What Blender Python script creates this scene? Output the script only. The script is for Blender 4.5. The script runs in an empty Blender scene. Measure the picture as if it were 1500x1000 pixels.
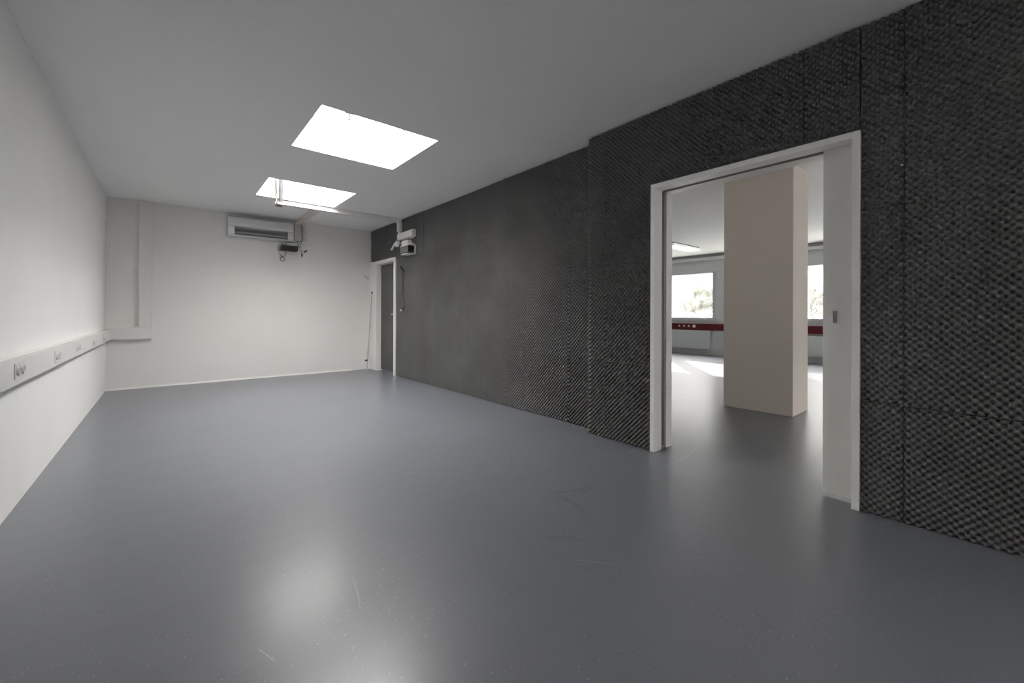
import bpy, math, random
import numpy as np
from mathutils import Matrix, Vector

random.seed(7)
rng = np.random.default_rng(11)
scene = bpy.context.scene
COL = scene.collection

# ------------------------------------------------------------------ room dimensions (metres)
XL = -0.649            # left wall face
XWF = 3.112            # face of the far, set-back stretch of the right wall
XWN = 2.985            # face of the near, boxed-out stretch of the right wall
XO = 3.207             # the same partition seen from the next room
YB = 7.987             # back wall face
YR = -2.2              # wall behind the camera
C = 2.70               # ceiling height
W = 11.13              # window wall of the next room
YO0, YO1 = -3.2, 10.4  # next room's side walls

# ------------------------------------------------------------------ mesh helper
class MB:
    def __init__(s):
        s.v = []; s.f = []; s.m = []
    def _add(s, vs, fs, mi=0):
        b = len(s.v); s.v += [tuple(p) for p in vs]
        s.f += [tuple(b + i for i in f) for f in fs]; s.m += [mi] * len(fs)
        return s
    def box(s, x0, x1, y0, y1, z0, z1, mi=0):
        vs = [(x, y, z) for x in (x0, x1) for y in (y0, y1) for z in (z0, z1)]
        return s._add(vs, [(0, 1, 3, 2), (4, 6, 7, 5), (0, 4, 5, 1), (2, 3, 7, 6), (0, 2, 6, 4), (1, 5, 7, 3)], mi)
    def obox(s, c, u, v, w, mi=0):               # oriented box: centre and three half vectors
        c, u, v, w = map(Vector, (c, u, v, w))
        vs = [c + a * u + b * v + d * w for a in (-1, 1) for b in (-1, 1) for d in (-1, 1)]
        fs = [(0, 1, 3, 2), (4, 6, 7, 5), (0, 4, 5, 1), (2, 3, 7, 6), (0, 2, 6, 4), (1, 5, 7, 3)]
        if u.cross(v).dot(w) < 0: fs = [f[::-1] for f in fs]
        return s._add(vs, fs, mi)
    def prism(s, prof, axis, a0, a1, mi=0):      # closed 2-D outline swept along one axis
        n = len(prof)
        def P(p, a):
            return {'x': (a, p[0], p[1]), 'y': (p[0], a, p[1]), 'z': (p[0], p[1], a)}[axis]
        vs = [P(p, a0) for p in prof] + [P(p, a1) for p in prof]
        fs = [(i, (i + 1) % n, n + (i + 1) % n, n + i) for i in range(n)] + [tuple(range(n))[::-1], tuple(range(n, 2 * n))]
        return s._add(vs, fs, mi)
    def tube(s, pts, r, n=8, cap=True, mi=0):
        pts = [Vector(p) for p in pts]; rs = r if isinstance(r, (list, tuple)) else [r] * len(pts)
        ref = None; vs = []
        for i, p in enumerate(pts):
            t = (pts[min(i + 1, len(pts) - 1)] - pts[max(i - 1, 0)]).normalized()
            if ref is None:
                ref = Vector((0, 0, 1)) if abs(t.z) < .9 else Vector((1, 0, 0))
            a = (ref - t * ref.dot(t)).normalized(); ref = a; b = t.cross(a)
            vs += [p + (a * math.cos(q) + b * math.sin(q)) * rs[i] for q in [2 * math.pi * k / n for k in range(n)]]
        fs = [(i * n + k, i * n + (k + 1) % n, (i + 1) * n + (k + 1) % n, (i + 1) * n + k) for i in range(len(pts) - 1) for k in range(n)]
        if cap: fs += [tuple(range(n))[::-1], tuple(range((len(pts) - 1) * n, len(pts) * n))]
        return s._add(vs, fs, mi)
    def lathe(s, prof, base, axis, n=24, mi=0):  # (radius, height) outline turned about an axis
        base, ax = Vector(base), Vector(axis).normalized()
        a = ax.orthogonal().normalized(); b = ax.cross(a); vs = []
        for r, h in prof:
            vs += [base + ax * h + (a * math.cos(2 * math.pi * k / n) + b * math.sin(2 * math.pi * k / n)) * max(r, 1e-5) for k in range(n)]
        fs = [(i * n + k, i * n + (k + 1) % n, (i + 1) * n + (k + 1) % n, (i + 1) * n + k) for i in range(len(prof) - 1) for k in range(n)]
        fs += [tuple(range(n))[::-1], tuple(range((len(prof) - 1) * n, len(prof) * n))]
        return s._add(vs, fs, mi)

def spline(pts, k=6):                            # Catmull-Rom through the given points
    P = [Vector(p) for p in pts]; P = [2 * P[0] - P[1]] + P + [2 * P[-1] - P[-2]]; out = []
    for i in range(1, len(P) - 2):
        for j in range(k):
            t = j / k; a, b, c, d = P[i - 1:i + 3]
            out.append(.5 * ((2 * b) + (c - a) * t + (2 * a - 5 * b + 4 * c - d) * t * t + (3 * b - a - 3 * c + d) * t ** 3))
    return out + [P[-2]]

def mk(name, mb, mat, parent=None, smooth=False, bevel=0, seg=2):
    me = bpy.data.meshes.new(name)
    off = Vector(parent['_org']) if parent is not None else None
    if off is None:
        vs = np.array(mb.v); lo, hi = vs.min(0), vs.max(0)
        off = Vector(((lo[0] + hi[0]) / 2, (lo[1] + hi[1]) / 2, lo[2]))
    me.from_pydata([tuple(Vector(p) - off) for p in mb.v], [], mb.f)
    for m in (mat if isinstance(mat, (list, tuple)) else [mat]): me.materials.append(m)
    me.polygons.foreach_set('material_index', mb.m)
    if smooth: me.polygons.foreach_set('use_smooth', [True] * len(mb.f))
    me.update()
    o = bpy.data.objects.new(name, me); COL.objects.link(o)
    if parent is not None: o.parent = parent; o['_org'] = tuple(off)
    else: o.location = off; o['_org'] = tuple(off)
    if bevel:
        b = o.modifiers.new('edge', 'BEVEL'); b.width = bevel; b.segments = seg; b.limit_method = 'ANGLE'
    if smooth:
        me.set_sharp_from_angle(angle=math.radians(40))
    return o

def tag(o, label, cat, group=None, kind='thing'):
    o['label'] = label; o['category'] = cat; o['kind'] = kind
    if group: o['group'] = group
    return o

def thing(name, loc, label, cat, group=None, kind='thing'):
    o = bpy.data.objects.new(name, None); COL.objects.link(o); o.location = loc; o['_org'] = tuple(loc)
    o.empty_display_size = .05
    return tag(o, label, cat, group, kind)

def struct(name, mb, mat, label=None, cat=None, **k):
    o = mk(name, mb, mat, **k); o['kind'] = 'structure'
    if label: o['label'] = label; o['category'] = cat
    return o

# ------------------------------------------------------------------ materials
def new_mat(name):
    m = bpy.data.materials.new(name); m.use_nodes = True
    nt = m.node_tree; nt.nodes.clear()
    out = nt.nodes.new('ShaderNodeOutputMaterial')
    return m, nt, out

def N(nt, t, **k):
    n = nt.nodes.new(t)
    for a, b in k.items():
        if a in n.inputs.keys() if hasattr(n.inputs, 'keys') else False: n.inputs[a].default_value = b
        else: setattr(n, a, b)
    return n

def plain(name, col, rough=.5, spec=.5, metal=0, var=.04, scale=6, bump=0, bscale=200, sheen=0, coords='Object'):
    m, nt, out = new_mat(name)
    p = nt.nodes.new('ShaderNodeBsdfPrincipled')
    p.inputs['Roughness'].default_value = rough; p.inputs['Metallic'].default_value = metal
    p.inputs['Specular IOR Level'].default_value = spec
    if sheen:
        p.inputs['Sheen Weight'].default_value = sheen; p.inputs['Sheen Roughness'].default_value = .5
    tc = nt.nodes.new('ShaderNodeNewGeometry')
    n = nt.nodes.new('ShaderNodeTexNoise'); n.inputs['Scale'].default_value = scale; n.inputs['Detail'].default_value = 4
    nt.links.new(tc.outputs['Position'], n.inputs['Vector'])
    r = nt.nodes.new('ShaderNodeMapRange'); r.inputs[1].default_value = .3; r.inputs[2].default_value = .7
    r.inputs[3].default_value = 1 - var; r.inputs[4].default_value = 1 + var
    nt.links.new(n.outputs['Fac'], r.inputs[0])
    mx = nt.nodes.new('ShaderNodeVectorMath'); mx.operation = 'SCALE'; mx.inputs[0].default_value = col[:3]
    nt.links.new(r.outputs[0], mx.inputs['Scale'])
    nt.links.new(mx.outputs[0], p.inputs['Base Color'])
    if bump:
        b = nt.nodes.new('ShaderNodeTexNoise'); b.inputs['Scale'].default_value = bscale; b.inputs['Detail'].default_value = 3
        nt.links.new(tc.outputs['Position'], b.inputs['Vector'])
        bp = nt.nodes.new('ShaderNodeBump'); bp.inputs['Strength'].default_value = bump; bp.inputs['Distance'].default_value = .002
        nt.links.new(b.outputs['Fac'], bp.inputs['Height']); nt.links.new(bp.outputs[0], p.inputs['Normal'])
    nt.links.new(p.outputs[0], out.inputs['Surface'])
    return m

M = {}
M['wall'] = plain('painted_plaster', (.80, .79, .77), .85, .25, var=.012, scale=2.5, bump=.5, bscale=160)
M['wall_left'] = plain('painted_woodchip', (0.87, 0.87, 0.86), .85, .25, var=.012, scale=2.5, bump=.5, bscale=120)
M['ceiling'] = plain('ceiling_paint', (0.87, 0.87, 0.865), .9, .2, var=.008, scale=2)
M['shaft'] = plain('shaft_paint', (.72, .715, .705), .85, .2, var=.015, scale=8)
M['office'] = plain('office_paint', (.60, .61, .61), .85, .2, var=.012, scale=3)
M['column'] = plain('column_paint', (.83, .755, .685), .85, .2, var=.012, scale=3)
M['frame'] = plain('white_lacquer', (.86, .85, .83), .4, .4, var=.02, scale=20)
M['door'] = plain('door_lacquer', (.84, .83, .79), .45, .4, var=.02, scale=5)
M['plastic'] = plain('white_plastic', (.76, .755, .74), .4, .45, var=.015, scale=12)
M['duct'] = plain('duct_plastic', (.74, .725, .71), .45, .4, var=.02, scale=10)
M['warmduct'] = plain('aged_duct_plastic', (.66, .60, .55), .5, .4, var=.03, scale=10)
M['gap'] = plain('shadow_gap_plastic', (.05, .05, .05), .7, .3)
M['ac'] = plain('appliance_plastic', (.66, .67, .68), .22, .5, var=.01)
M['black'] = plain('black_plastic', (.012, .012, .013), .4, .45, var=.1)
M['pullgrey'] = plain('pull_grey', (.22, .21, .20), .4, .5, metal=.4)
M['grey'] = plain('grey_plastic', (.16, .16, .16), .5, .4, var=.05)
M['darkcable'] = plain('dark_cable', (.03, .03, .03), .5, .4)
M['beigecable'] = plain('beige_cable', (.14, .125, .10), .5, .3)
M['whitecable'] = plain('white_cable', (.75, .72, .68), .45, .4)
M['metal'] = plain('brushed_metal', (.55, .55, .56), .35, .5, metal=1, var=.05)
M['insul'] = plain('grey_insulation', (.060, .062, .072), .7, .3, var=.12, scale=25)
M['wood'] = plain('raw_wood', (.20, .135, .10), .7, .3, var=.15, scale=14)
M['slot'] = plain('slot_aluminium', (.30, .31, .32), .45, .5, metal=.6, var=.1)
M['red'] = plain('red_duct', (.115, .010, .014), .45, .4, var=.06)
M['pvc'] = plain('window_pvc', (.55, .57, .58), .4, .4, var=.02)
M['radiator'] = plain('radiator_enamel', (.60, .62, .61), .4, .4, var=.02)
M['bark'] = plain('bark', (.09, .075, .06), .9, .2, var=.3, scale=9)
M['soil'] = plain('meadow', (.11, .11, .095), .95, .1, var=.4, scale=.6)

def foam_mat():
    m, nt, out = new_mat('charcoal_foam')
    p = nt.nodes.new('ShaderNodeBsdfPrincipled'); p.inputs['Roughness'].default_value = .95
    p.inputs['Specular IOR Level'].default_value = .12
    p.inputs['Sheen Weight'].default_value = 0; p.inputs['Sheen Roughness'].default_value = .6
    g = nt.nodes.new('ShaderNodeNewGeometry')
    n1 = nt.nodes.new('ShaderNodeTexNoise'); n1.inputs['Scale'].default_value = 1.6; n1.inputs['Detail'].default_value = 4
    n2 = nt.nodes.new('ShaderNodeTexNoise'); n2.inputs['Scale'].default_value = 700; n2.inputs['Detail'].default_value = 1
    for n in (n1, n2): nt.links.new(g.outputs['Position'], n.inputs['Vector'])
    ra = nt.nodes.new('ShaderNodeMapRange'); ra.inputs[1].default_value = .3; ra.inputs[2].default_value = .7; ra.inputs[3].default_value = .88; ra.inputs[4].default_value = 1.12
    rb = nt.nodes.new('ShaderNodeMapRange'); rb.inputs[1].default_value = .3; rb.inputs[2].default_value = .7; rb.inputs[3].default_value = .7; rb.inputs[4].default_value = 1.3
    nt.links.new(n1.outputs['Fac'], ra.inputs[0]); nt.links.new(n2.outputs['Fac'], rb.inputs[0])
    mu = nt.nodes.new('ShaderNodeMath'); mu.operation = 'MULTIPLY'
    nt.links.new(ra.outputs[0], mu.inputs[0]); nt.links.new(rb.outputs[0], mu.inputs[1])
    sc = nt.nodes.new('ShaderNodeVectorMath'); sc.operation = 'SCALE'; sc.inputs[0].default_value = FOAM
    nt.links.new(mu.outputs[0], sc.inputs['Scale']); nt.links.new(sc.outputs[0], p.inputs['Base Color'])
    nt.links.new(p.outputs[0], out.inputs['Surface'])
    return m
FOAM = (.135, .134, .132)
M['diffuser'] = plain('lamp_diffuser', (.86, .86, .88), .3, .4, var=.01)
for n_ in M['diffuser'].node_tree.nodes:
    if n_.type == 'BSDF_PRINCIPLED':                             # the tube behind it is switched on
        n_.inputs['Emission Color'].default_value = (1, .98, .96, 1); n_.inputs['Emission Strength'].default_value = .35
M['foam'] = foam_mat()

def floor_mat():
    m, nt, out = new_mat('grey_sheet_flooring')
    L = nt.links.new
    p = nt.nodes.new('ShaderNodeBsdfPrincipled')
    g = nt.nodes.new('ShaderNodeNewGeometry')
    def noise(scale, vec, detail=4, rough=.55):
        mp = nt.nodes.new('ShaderNodeMapping'); mp.inputs['Scale'].default_value = vec
        L(g.outputs['Position'], mp.inputs['Vector'])
        n = nt.nodes.new('ShaderNodeTexNoise'); n.inputs['Scale'].default_value = scale; n.inputs['Detail'].default_value = detail
        n.inputs['Roughness'].default_value = rough
        L(mp.outputs[0], n.inputs['Vector']); return n.outputs['Fac']
    def rng_(x, a, b, c, d):
        r = nt.nodes.new('ShaderNodeMapRange'); r.inputs[1].default_value = a; r.inputs[2].default_value = b
        r.inputs[3].default_value = c; r.inputs[4].default_value = d; L(x, r.inputs[0]); return r.outputs[0]
    def math_(op, a, b=None):
        n = nt.nodes.new('ShaderNodeMath'); n.operation = op
        for i, x in enumerate((a, b)):
            if x is None: continue
            if isinstance(x, (int, float)): n.inputs[i].default_value = x
            else: L(x, n.inputs[i])
        return n.outputs[0]
    cloud = rng_(noise(.9, (1, 1, 1)), .3, .7, .96, 1.04)
    streak = rng_(noise(1, (.7, 12, 1), 2, .5), .25, .75, .975, 1.025)
    fine = rng_(noise(1, (5, 160, 1), 3), .3, .7, .985, 1.015)
    k = math_('MULTIPLY', math_('MULTIPLY', cloud, streak), fine)
    # white flecks pressed into the sheet, grouped by a slow noise
    def flecks(scale, size):
        v = nt.nodes.new('ShaderNodeTexVoronoi'); v.inputs['Scale'].default_value = scale; v.inputs['Randomness'].default_value = 1; v.voronoi_dimensions = '2D'
        L(g.outputs['Position'], v.inputs['Vector'])
        sep = nt.nodes.new('ShaderNodeSeparateColor'); L(v.outputs['Color'], sep.inputs[0])
        near = math_('LESS_THAN', v.outputs['Distance'], rng_(sep.outputs[1], 0, 1, size * .5, size))
        return math_('MULTIPLY', near, math_('LESS_THAN', sep.outputs[0], .3))
    grp = rng_(noise(2.2, (1, 1, 1), 3), .38, .56, 0, 1)
    fl = math_('MULTIPLY', math_('MAXIMUM', flecks(24, .052), flecks(37, .060)), grp)
    col = nt.nodes.new('ShaderNodeVectorMath'); col.operation = 'SCALE'; col.inputs[0].default_value = FLOORC
    L(k, col.inputs['Scale'])
    # scuffs: arcs of a circle, (centre x, y, radius, half width, angle from, to, amount)
    scuff = None
    sx = nt.nodes.new('ShaderNodeSeparateXYZ'); L(g.outputs['Position'], sx.inputs[0])
    grit = rng_(noise(60, (1, 1, 1), 3), .35, .65, .2, 1)
    dark = light = None
    for (cx, cy, r, w, a0, a1, amt) in SCUFFS:
        dx = math_('SUBTRACT', sx.outputs[0], cx); dy = math_('SUBTRACT', sx.outputs[1], cy)
        d = math_('SQRT', math_('ADD', math_('MULTIPLY', dx, dx), math_('MULTIPLY', dy, dy)))
        ring = rng_(math_('ABSOLUTE', math_('SUBTRACT', d, r)), 0, w, 1, 0)
        an = math_('ARCTAN2', dy, dx)
        mid, half = (a0 + a1) / 2, abs(a1 - a0) / 2
        seg = rng_(math_('ABSOLUTE', math_('SUBTRACT', an, mid)), half * .5, half, 1, 0)
        q = math_('MULTIPLY', math_('MULTIPLY', ring, seg), abs(amt))
        if amt < 0: dark = q if dark is None else math_('MAXIMUM', dark, q)
        else: light = q if light is None else math_('MAXIMUM', light, q)
    def mixc(fac, a, colour):
        mx = nt.nodes.new('ShaderNodeMix'); mx.data_type = 'RGBA'
        L(fac, mx.inputs['Factor']); L(a, mx.inputs['A']); mx.inputs['B'].default_value = (*colour, 1); return mx.outputs['Result']
    c = col.outputs[0]
    if dark is not None: c = mixc(math_('MULTIPLY', dark, grit), c, (.05, .052, .06))
    if light is not None: c = mixc(math_('MULTIPLY', light, grit), c, (.5, .5, .5))
    c = mixc(math_('MULTIPLY', fl, .75), c, (.5, .5, .5))
    L(c, p.inputs['Base Color'])
    rr = rng_(noise(1, (.8, 14, 1), 2, .5), .25, .75, .405, .425)
    rr = math_('ADD', rr, rng_(noise(3.5, (1, 1, 1), 5), .35, .7, -.006, .014))
    L(rr, p.inputs['Roughness'])
    p.inputs['Specular IOR Level'].default_value = .42
    p.inputs['Coat Weight'].default_value = .48
    L(rng_(noise(1, (.8, 14, 1), 2, .5), .25, .75, .215, .255), p.inputs['Coat Roughness'])
    L(p.outputs[0], out.inputs['Surface'])
    return m
FLOORC = (.155, .163, .187)
SCUFFS = [
    (2.02, 1.98, .30, .022, -2.6, -1.2, -.55), (1.96, 1.86, .22, .014, -2.2, -.7, -.5), (2.25, 2.15, .35, .012, 2.2, 3.0, -.4),
    (1.55, 1.62, .25, .025, -.9, .5, -.45), (1.35, 1.25, .18, .02, .2, 1.4, -.35), (1.78, 2.3, .12, .015, 1.2, 2.9, -.4),
    (1.02, .80, .55, .003, .5, .9, .5), (1.00, .86, .50, .002, .6, .85, .5), (.9, 3.2, 1.3, .004, -.25, .05, .4),
    (2.4, 3.6, 1.5, .006, -2.6, -2.1, .25), (3.0, .2, 1.7, .012, 1.35, 1.8, .3), (3.0, .12, 1.7, .012, 1.35, 1.8, .25),
    (2.9, 3.1, 1.55, .010, -1.75, -1.25, .3), (-.9, 1.9, 1.5, .005, -.25, -.1, .25), (-.6, 1.2, .9, .004, .28, .42, .45),
    (1.9, 2.6, 1.9, .008, 3.5, 3.62, .25),
]
M['floor'] = floor_mat()

def glass_mat():                                 # clear pane with a film of dust
    m, nt, out = new_mat('dusty_glass'); L = nt.links.new
    t = nt.nodes.new('ShaderNodeBsdfTransparent'); t.inputs[0].default_value = (.945, .945, .94, 1)
    gl = nt.nodes.new('ShaderNodeBsdfGlossy'); gl.inputs['Roughness'].default_value = .02
    fr = nt.nodes.new('ShaderNodeFresnel'); fr.inputs[0].default_value = 1.45
    a = nt.nodes.new('ShaderNodeMixShader'); gb = nt.nodes.new('ShaderNodeNewGeometry'); fm = nt.nodes.new('ShaderNodeMath'); fm.operation = 'SUBTRACT'; fm.use_clamp = True
    L(fr.outputs[0], fm.inputs[0]); L(gb.outputs['Backfacing'], fm.inputs[1]); L(fm.outputs[0], a.inputs[0]); L(t.outputs[0], a.inputs[1]); L(gl.outputs[0], a.inputs[2])
    d = nt.nodes.new('ShaderNodeBsdfTranslucent'); d.inputs[0].default_value = (.8, .8, .78, 1)
    g = nt.nodes.new('ShaderNodeNewGeometry')
    n = nt.nodes.new('ShaderNodeTexNoise'); n.inputs['Scale'].default_value = 5; n.inputs['Detail'].default_value = 6
    L(g.outputs['Position'], n.inputs['Vector'])
    r = nt.nodes.new('ShaderNodeMapRange'); r.inputs[1].default_value = .35; r.inputs[2].default_value = .7
    r.inputs[3].default_value = .02; r.inputs[4].default_value = .08; L(n.outputs['Fac'], r.inputs[0])
    b = nt.nodes.new('ShaderNodeMixShader'); L(r.outputs[0], b.inputs[0]); L(a.outputs[0], b.inputs[1]); L(d.outputs[0], b.inputs[2])
    L(b.outputs[0], out.inputs['Surface'])
    return m
M['glass'] = glass_mat()
M['roofglass'] = plain_glass = glass_mat()

def leaf_mat():
    m, nt, out = new_mat('leaf'); L = nt.links.new
    d = nt.nodes.new('ShaderNodeBsdfDiffuse'); t = nt.nodes.new('ShaderNodeBsdfTranslucent')
    g = nt.nodes.new('ShaderNodeNewGeometry')
    n = nt.nodes.new('ShaderNodeTexNoise'); n.inputs['Scale'].default_value = 1.2
    L(g.outputs['Position'], n.inputs['Vector'])
    r = nt.nodes.new('ShaderNodeValToRGB')
    r.color_ramp.elements[0].position = .35; r.color_ramp.elements[0].color = (.022, .028, .015, 1)
    r.color_ramp.elements[1].position = .7; r.color_ramp.elements[1].color = (.048, .052, .032, 1)
    L(n.outputs['Fac'], r.inputs[0]); L(r.outputs[0], d.inputs[0]); L(r.outputs[0], t.inputs[0])
    mx = nt.nodes.new('ShaderNodeMixShader'); mx.inputs[0].default_value = .4
    L(d.outputs[0], mx.inputs[1]); L(t.outputs[0], mx.inputs[2]); L(mx.outputs[0], out.inputs['Surface'])
    return m
M['leaf'] = leaf_mat()

# ------------------------------------------------------------------ shell
struct('floor', MB().box(-.85, W + .3, YO0 - .2, YO1 + .2, -.2, 0), M['floor'])

SK = [(.917, 1.937, 3.391, 4.402), (.928, 1.948, 5.606, 6.552), (.92, 1.60, -1.82, -1.14)]   # skylight openings (last one added for fill light) x0 x1 y0 y1
T = .004
cm = MB()
x0, x1, y0, y1 = -.85, W + .3, YO0 - .2, YO1 + .2
ha = (SK[0][0] - T, SK[1][1] + T)
cm.box(x0, ha[0], y0, y1, C, C + .2); cm.box(ha[1], x1, y0, y1, C, C + .2)
o3 = sorted(SK, key=lambda k: k[2]); cur = y0
for a, b, c, e in o3:                                            # strips between and beside the openings
    cm.box(ha[0], ha[1], cur, c - T, C, C + .2); cur = e + T
    if a - T > ha[0] + 1e-4: cm.box(ha[0], a - T, c - T, e + T, C, C + .2)
    if b + T < ha[1] - 1e-4: cm.box(b + T, ha[1], c - T, e + T, C, C + .2)
cm.box(ha[0], ha[1], cur, y1, C, C + .2)
struct('ceiling', cm, M['ceiling'])

struct('wall_left', MB().box(-.85, XL, YR - .2, YB + .2, 0, C), M['wall_left'])
struct('wall_back', MB().box(XL, XO, YB, YB + .2, 0, C), M['wall'])
struct('wall_rear', MB().box(XL, XO, YR - .2, YR, 0, C), M['wall'])
# partition to the next room: set-back far stretch with the far doorway, boxed-out near stretch with the sliding door
FD0, FD1, FDH = 6.885, 7.655, 2.015          # far doorway clear opening
ND0, ND1, NDH = .545, 1.763, 2.077           # near doorway clear opening
wr = MB()
wr.box(XWF, XO, 2.435, FD0 - .04, 0, C); wr.box(XWF, XO, FD1 + .04, YB, 0, C); wr.box(XWF, XO, FD0 - .04, FD1 + .04, FDH + .04, C)
struct('wall_right', wr, M['wall'])
wn = MB()
wn.box(XWN, XO, ND1 + .035, 2.408, 0, C); wn.box(3.0125, XO, 2.408, 2.435, 0, C); wn.box(XWN, XO, YR, ND0 - .035, 0, C)
wn.box(XWN, XO, ND0 - .035, ND1 + .035, NDH + .035, C)
# hollow in the wall that takes the sliding leaf on the right
struct('wall_right_near', wn, M['wall'])
struct('wall_beyond', MB().box(XO, XO + .001, YB + .2, YO1, 0, C).box(XO - .2, XO, YB + .2, YO1, 0, C).box(XO - .2, XO, YO0, YR - .2, 0, C), M['office'])

# next room
WIN = [(4.961, 6.47), (6.68, 8.19), (3.05, 4.50), (1.42, 2.88), (-.26, 1.20), (-1.93, -.45)]
WZ0, WZ1 = 1.0, 2.2
ow = MB(); WT = .30
ow.box(W, W + WT, YO0, YO1, 0, WZ0); ow.box(W, W + WT, YO0, YO1, WZ1, C)
edges = sorted(WIN); cur = YO0
for a, b in edges:
    ow.box(W, W + WT, cur, a, WZ0, WZ1); cur = b
ow.box(W, W + WT, cur, YO1, WZ0, WZ1)
struct('wall_window', ow, M['office'])
struct('wall_north', MB().box(XO, W + .3, YO1, YO1 + .2, 0, C), M['office'])
SX0, SX1, SZ0, SZ1 = 4.4, 6.2, .9, 2.2
struct('wall_south', MB().box(XO, SX0, YO0 - .2, YO0, 0, C).box(SX1, W + .3, YO0 - .2, YO0, 0, C).box(SX0, SX1, YO0 - .2, YO0, 0, SZ0).box(SX0, SX1, YO0 - .2, YO0, SZ1, C), M['office'])
w = thing('window_7', ((SX0 + SX1) / 2, YO0, SZ0), 'wide office window in the end wall, out of the photo', 'window', None, 'structure')
f = MB(); q = .06
for a, b, c, d_ in ((SX0 - q, SX0, SZ0 - q, SZ1 + q), (SX1, SX1 + q, SZ0 - q, SZ1 + q), (SX0, SX1, SZ0 - q, SZ0), (SX0, SX1, SZ1, SZ1 + q)): f.box(a, b, YO0 - .03, YO0 + .012, c, d_)
mk('window_frame', f, M['pvc'], w)
mk('window_pane', MB().box(SX0, SX1, YO0 - .106, YO0 - .1, SZ0, SZ1), M['glass'], w)
struct('column', MB().box(5.10, 5.614, 1.432, 2.145, 0, C), M['column'], 'broad square pillar standing beyond the open sliding door', 'column', bevel=.004)

WL = ['office window left of the pillar, trees behind its pane', 'office window farthest to the left, behind the door jamb',
      'office window hidden mostly behind the pillar', 'narrow glimpse of office window right of the pillar',
      'office window hidden behind the sliding door leaf', 'office window at the hidden end of the window wall']
for i, (a, b) in enumerate(WIN):
    w = thing('window_%d' % (i + 1), (W, (a + b) / 2, WZ0), WL[i], 'window', None, 'structure')
    f = MB(); fx0, fx1 = W - .012, W + .03; q = .07
    f.box(fx0, fx1, a - q, a, WZ0 - q, WZ1 + .03); f.box(fx0, fx1, b, b + q, WZ0 - q, WZ1 + .03)
    f.box(fx0, fx1, a, b, WZ0 - q, WZ0); f.box(fx0, fx1, a, b, WZ1, WZ1 + .03)
    fr = mk('window_frame', f, M['pvc'], w)
    mk('window_sill', MB().box(W - .03, W - .0125, a - q, b + q, WZ0 - q - .02, WZ0 - q), M['pvc'], w)
    mk('window_pane', MB().box(W + .10, W + .106, a, b, WZ0, WZ1), M['glass'], w)

# boxed rail along the head of the window wall
tr = MB().box(W - .10, W, YO0, YO1, 2.535, 2.615)
struct('trim_1', tr, M['office'], bevel=.004)
struct('trim_2', MB().box(W - .04, W, YO0, YO1, 2.615, C), plain('rail_shadow_grey', (.36, .36, .34), .7, .2))  # darker grey paints the shade between rail and ceiling
struct('baseboard_back', MB().prism([(YB - .012, 0), (YB, 0), (YB, .022), (YB - .005, .016)], 'x', XL, 2.72), M['wall'])

struct('added_sun_block', MB().box(8.0, W + .3, YO0 - .2, 16, C + .2, 7.1), M['office'])  # unseen block added to keep direct sun out of the skylights

# ------------------------------------------------------------------ skylights
SL = ['square skylight nearer the camera, bare white shaft with a small opener eye', 'square skylight farther back, with pipes rising into its shaft',
      'small square skylight added unseen behind the camera for fill light']
for i, (a, b, c, e) in enumerate(SK):
    s = thing('skylight', ((a + b) / 2, (c + e) / 2, C), SL[i], 'skylight', 'skylights in the ceiling')
    zt = 3.036; z0 = C - .0004; sh = MB()
    sh.box(a - T, a, c - T, e + T, z0, zt); sh.box(b, b + T, c - T, e + T, z0, zt)
    sh.box(a, b, c - T, c, z0, zt); sh.box(a, b, e, e + T, z0, zt)
    mk('shaft', sh, M['shaft'], s)
    fr = MB(); q = .02
    fr.box(a - T, a + .012, c - T, e + T, zt, zt + q); fr.box(b - .012, b + T, c - T, e + T, zt, zt + q)
    fr.box(a, b, c - T, c + .012, zt, zt + q); fr.box(a, b, e - .012, e + T, zt, zt + q)
    mk('glazing_frame', fr, M['shaft'], s)
    # shallow clear dome
    n = 12; g = MB(); vs = []
    for j in range(n + 1):
        for k in range(n + 1):
            u, v = j / n, k / n
            vs.append((a + .002 + (b - a - .004) * u, c + .002 + (e - c - .004) * v, zt + .012 + .10 * (16 * u * (1 - u) * v * (1 - v)) ** .5))
    g._add(vs, [(j * (n + 1) + k, j * (n + 1) + k + 1, (j + 1) * (n + 1) + k + 1, (j + 1) * (n + 1) + k) for j in range(n) for k in range(n)])
    mk('dome_pane', g, M['roofglass'], s, smooth=True)
    if i == 0:
        hx, hy = 1.362, 4.11
        h = MB().tube([(hx, hy, 3.05), (hx, hy, 2.975)], .011).tube([(hx - .04, hy, 3.045), (hx + .04, hy, 3.045)], .010)
        hp = [(hx + .016 * math.cos(t), hy, 2.97 + .016 * math.sin(t)) for t in [k * math.pi / 5 for k in range(11)]]
        h.tube(hp, .005, cap=False)
        mk('opener_eye', h, M['black'], s)

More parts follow.
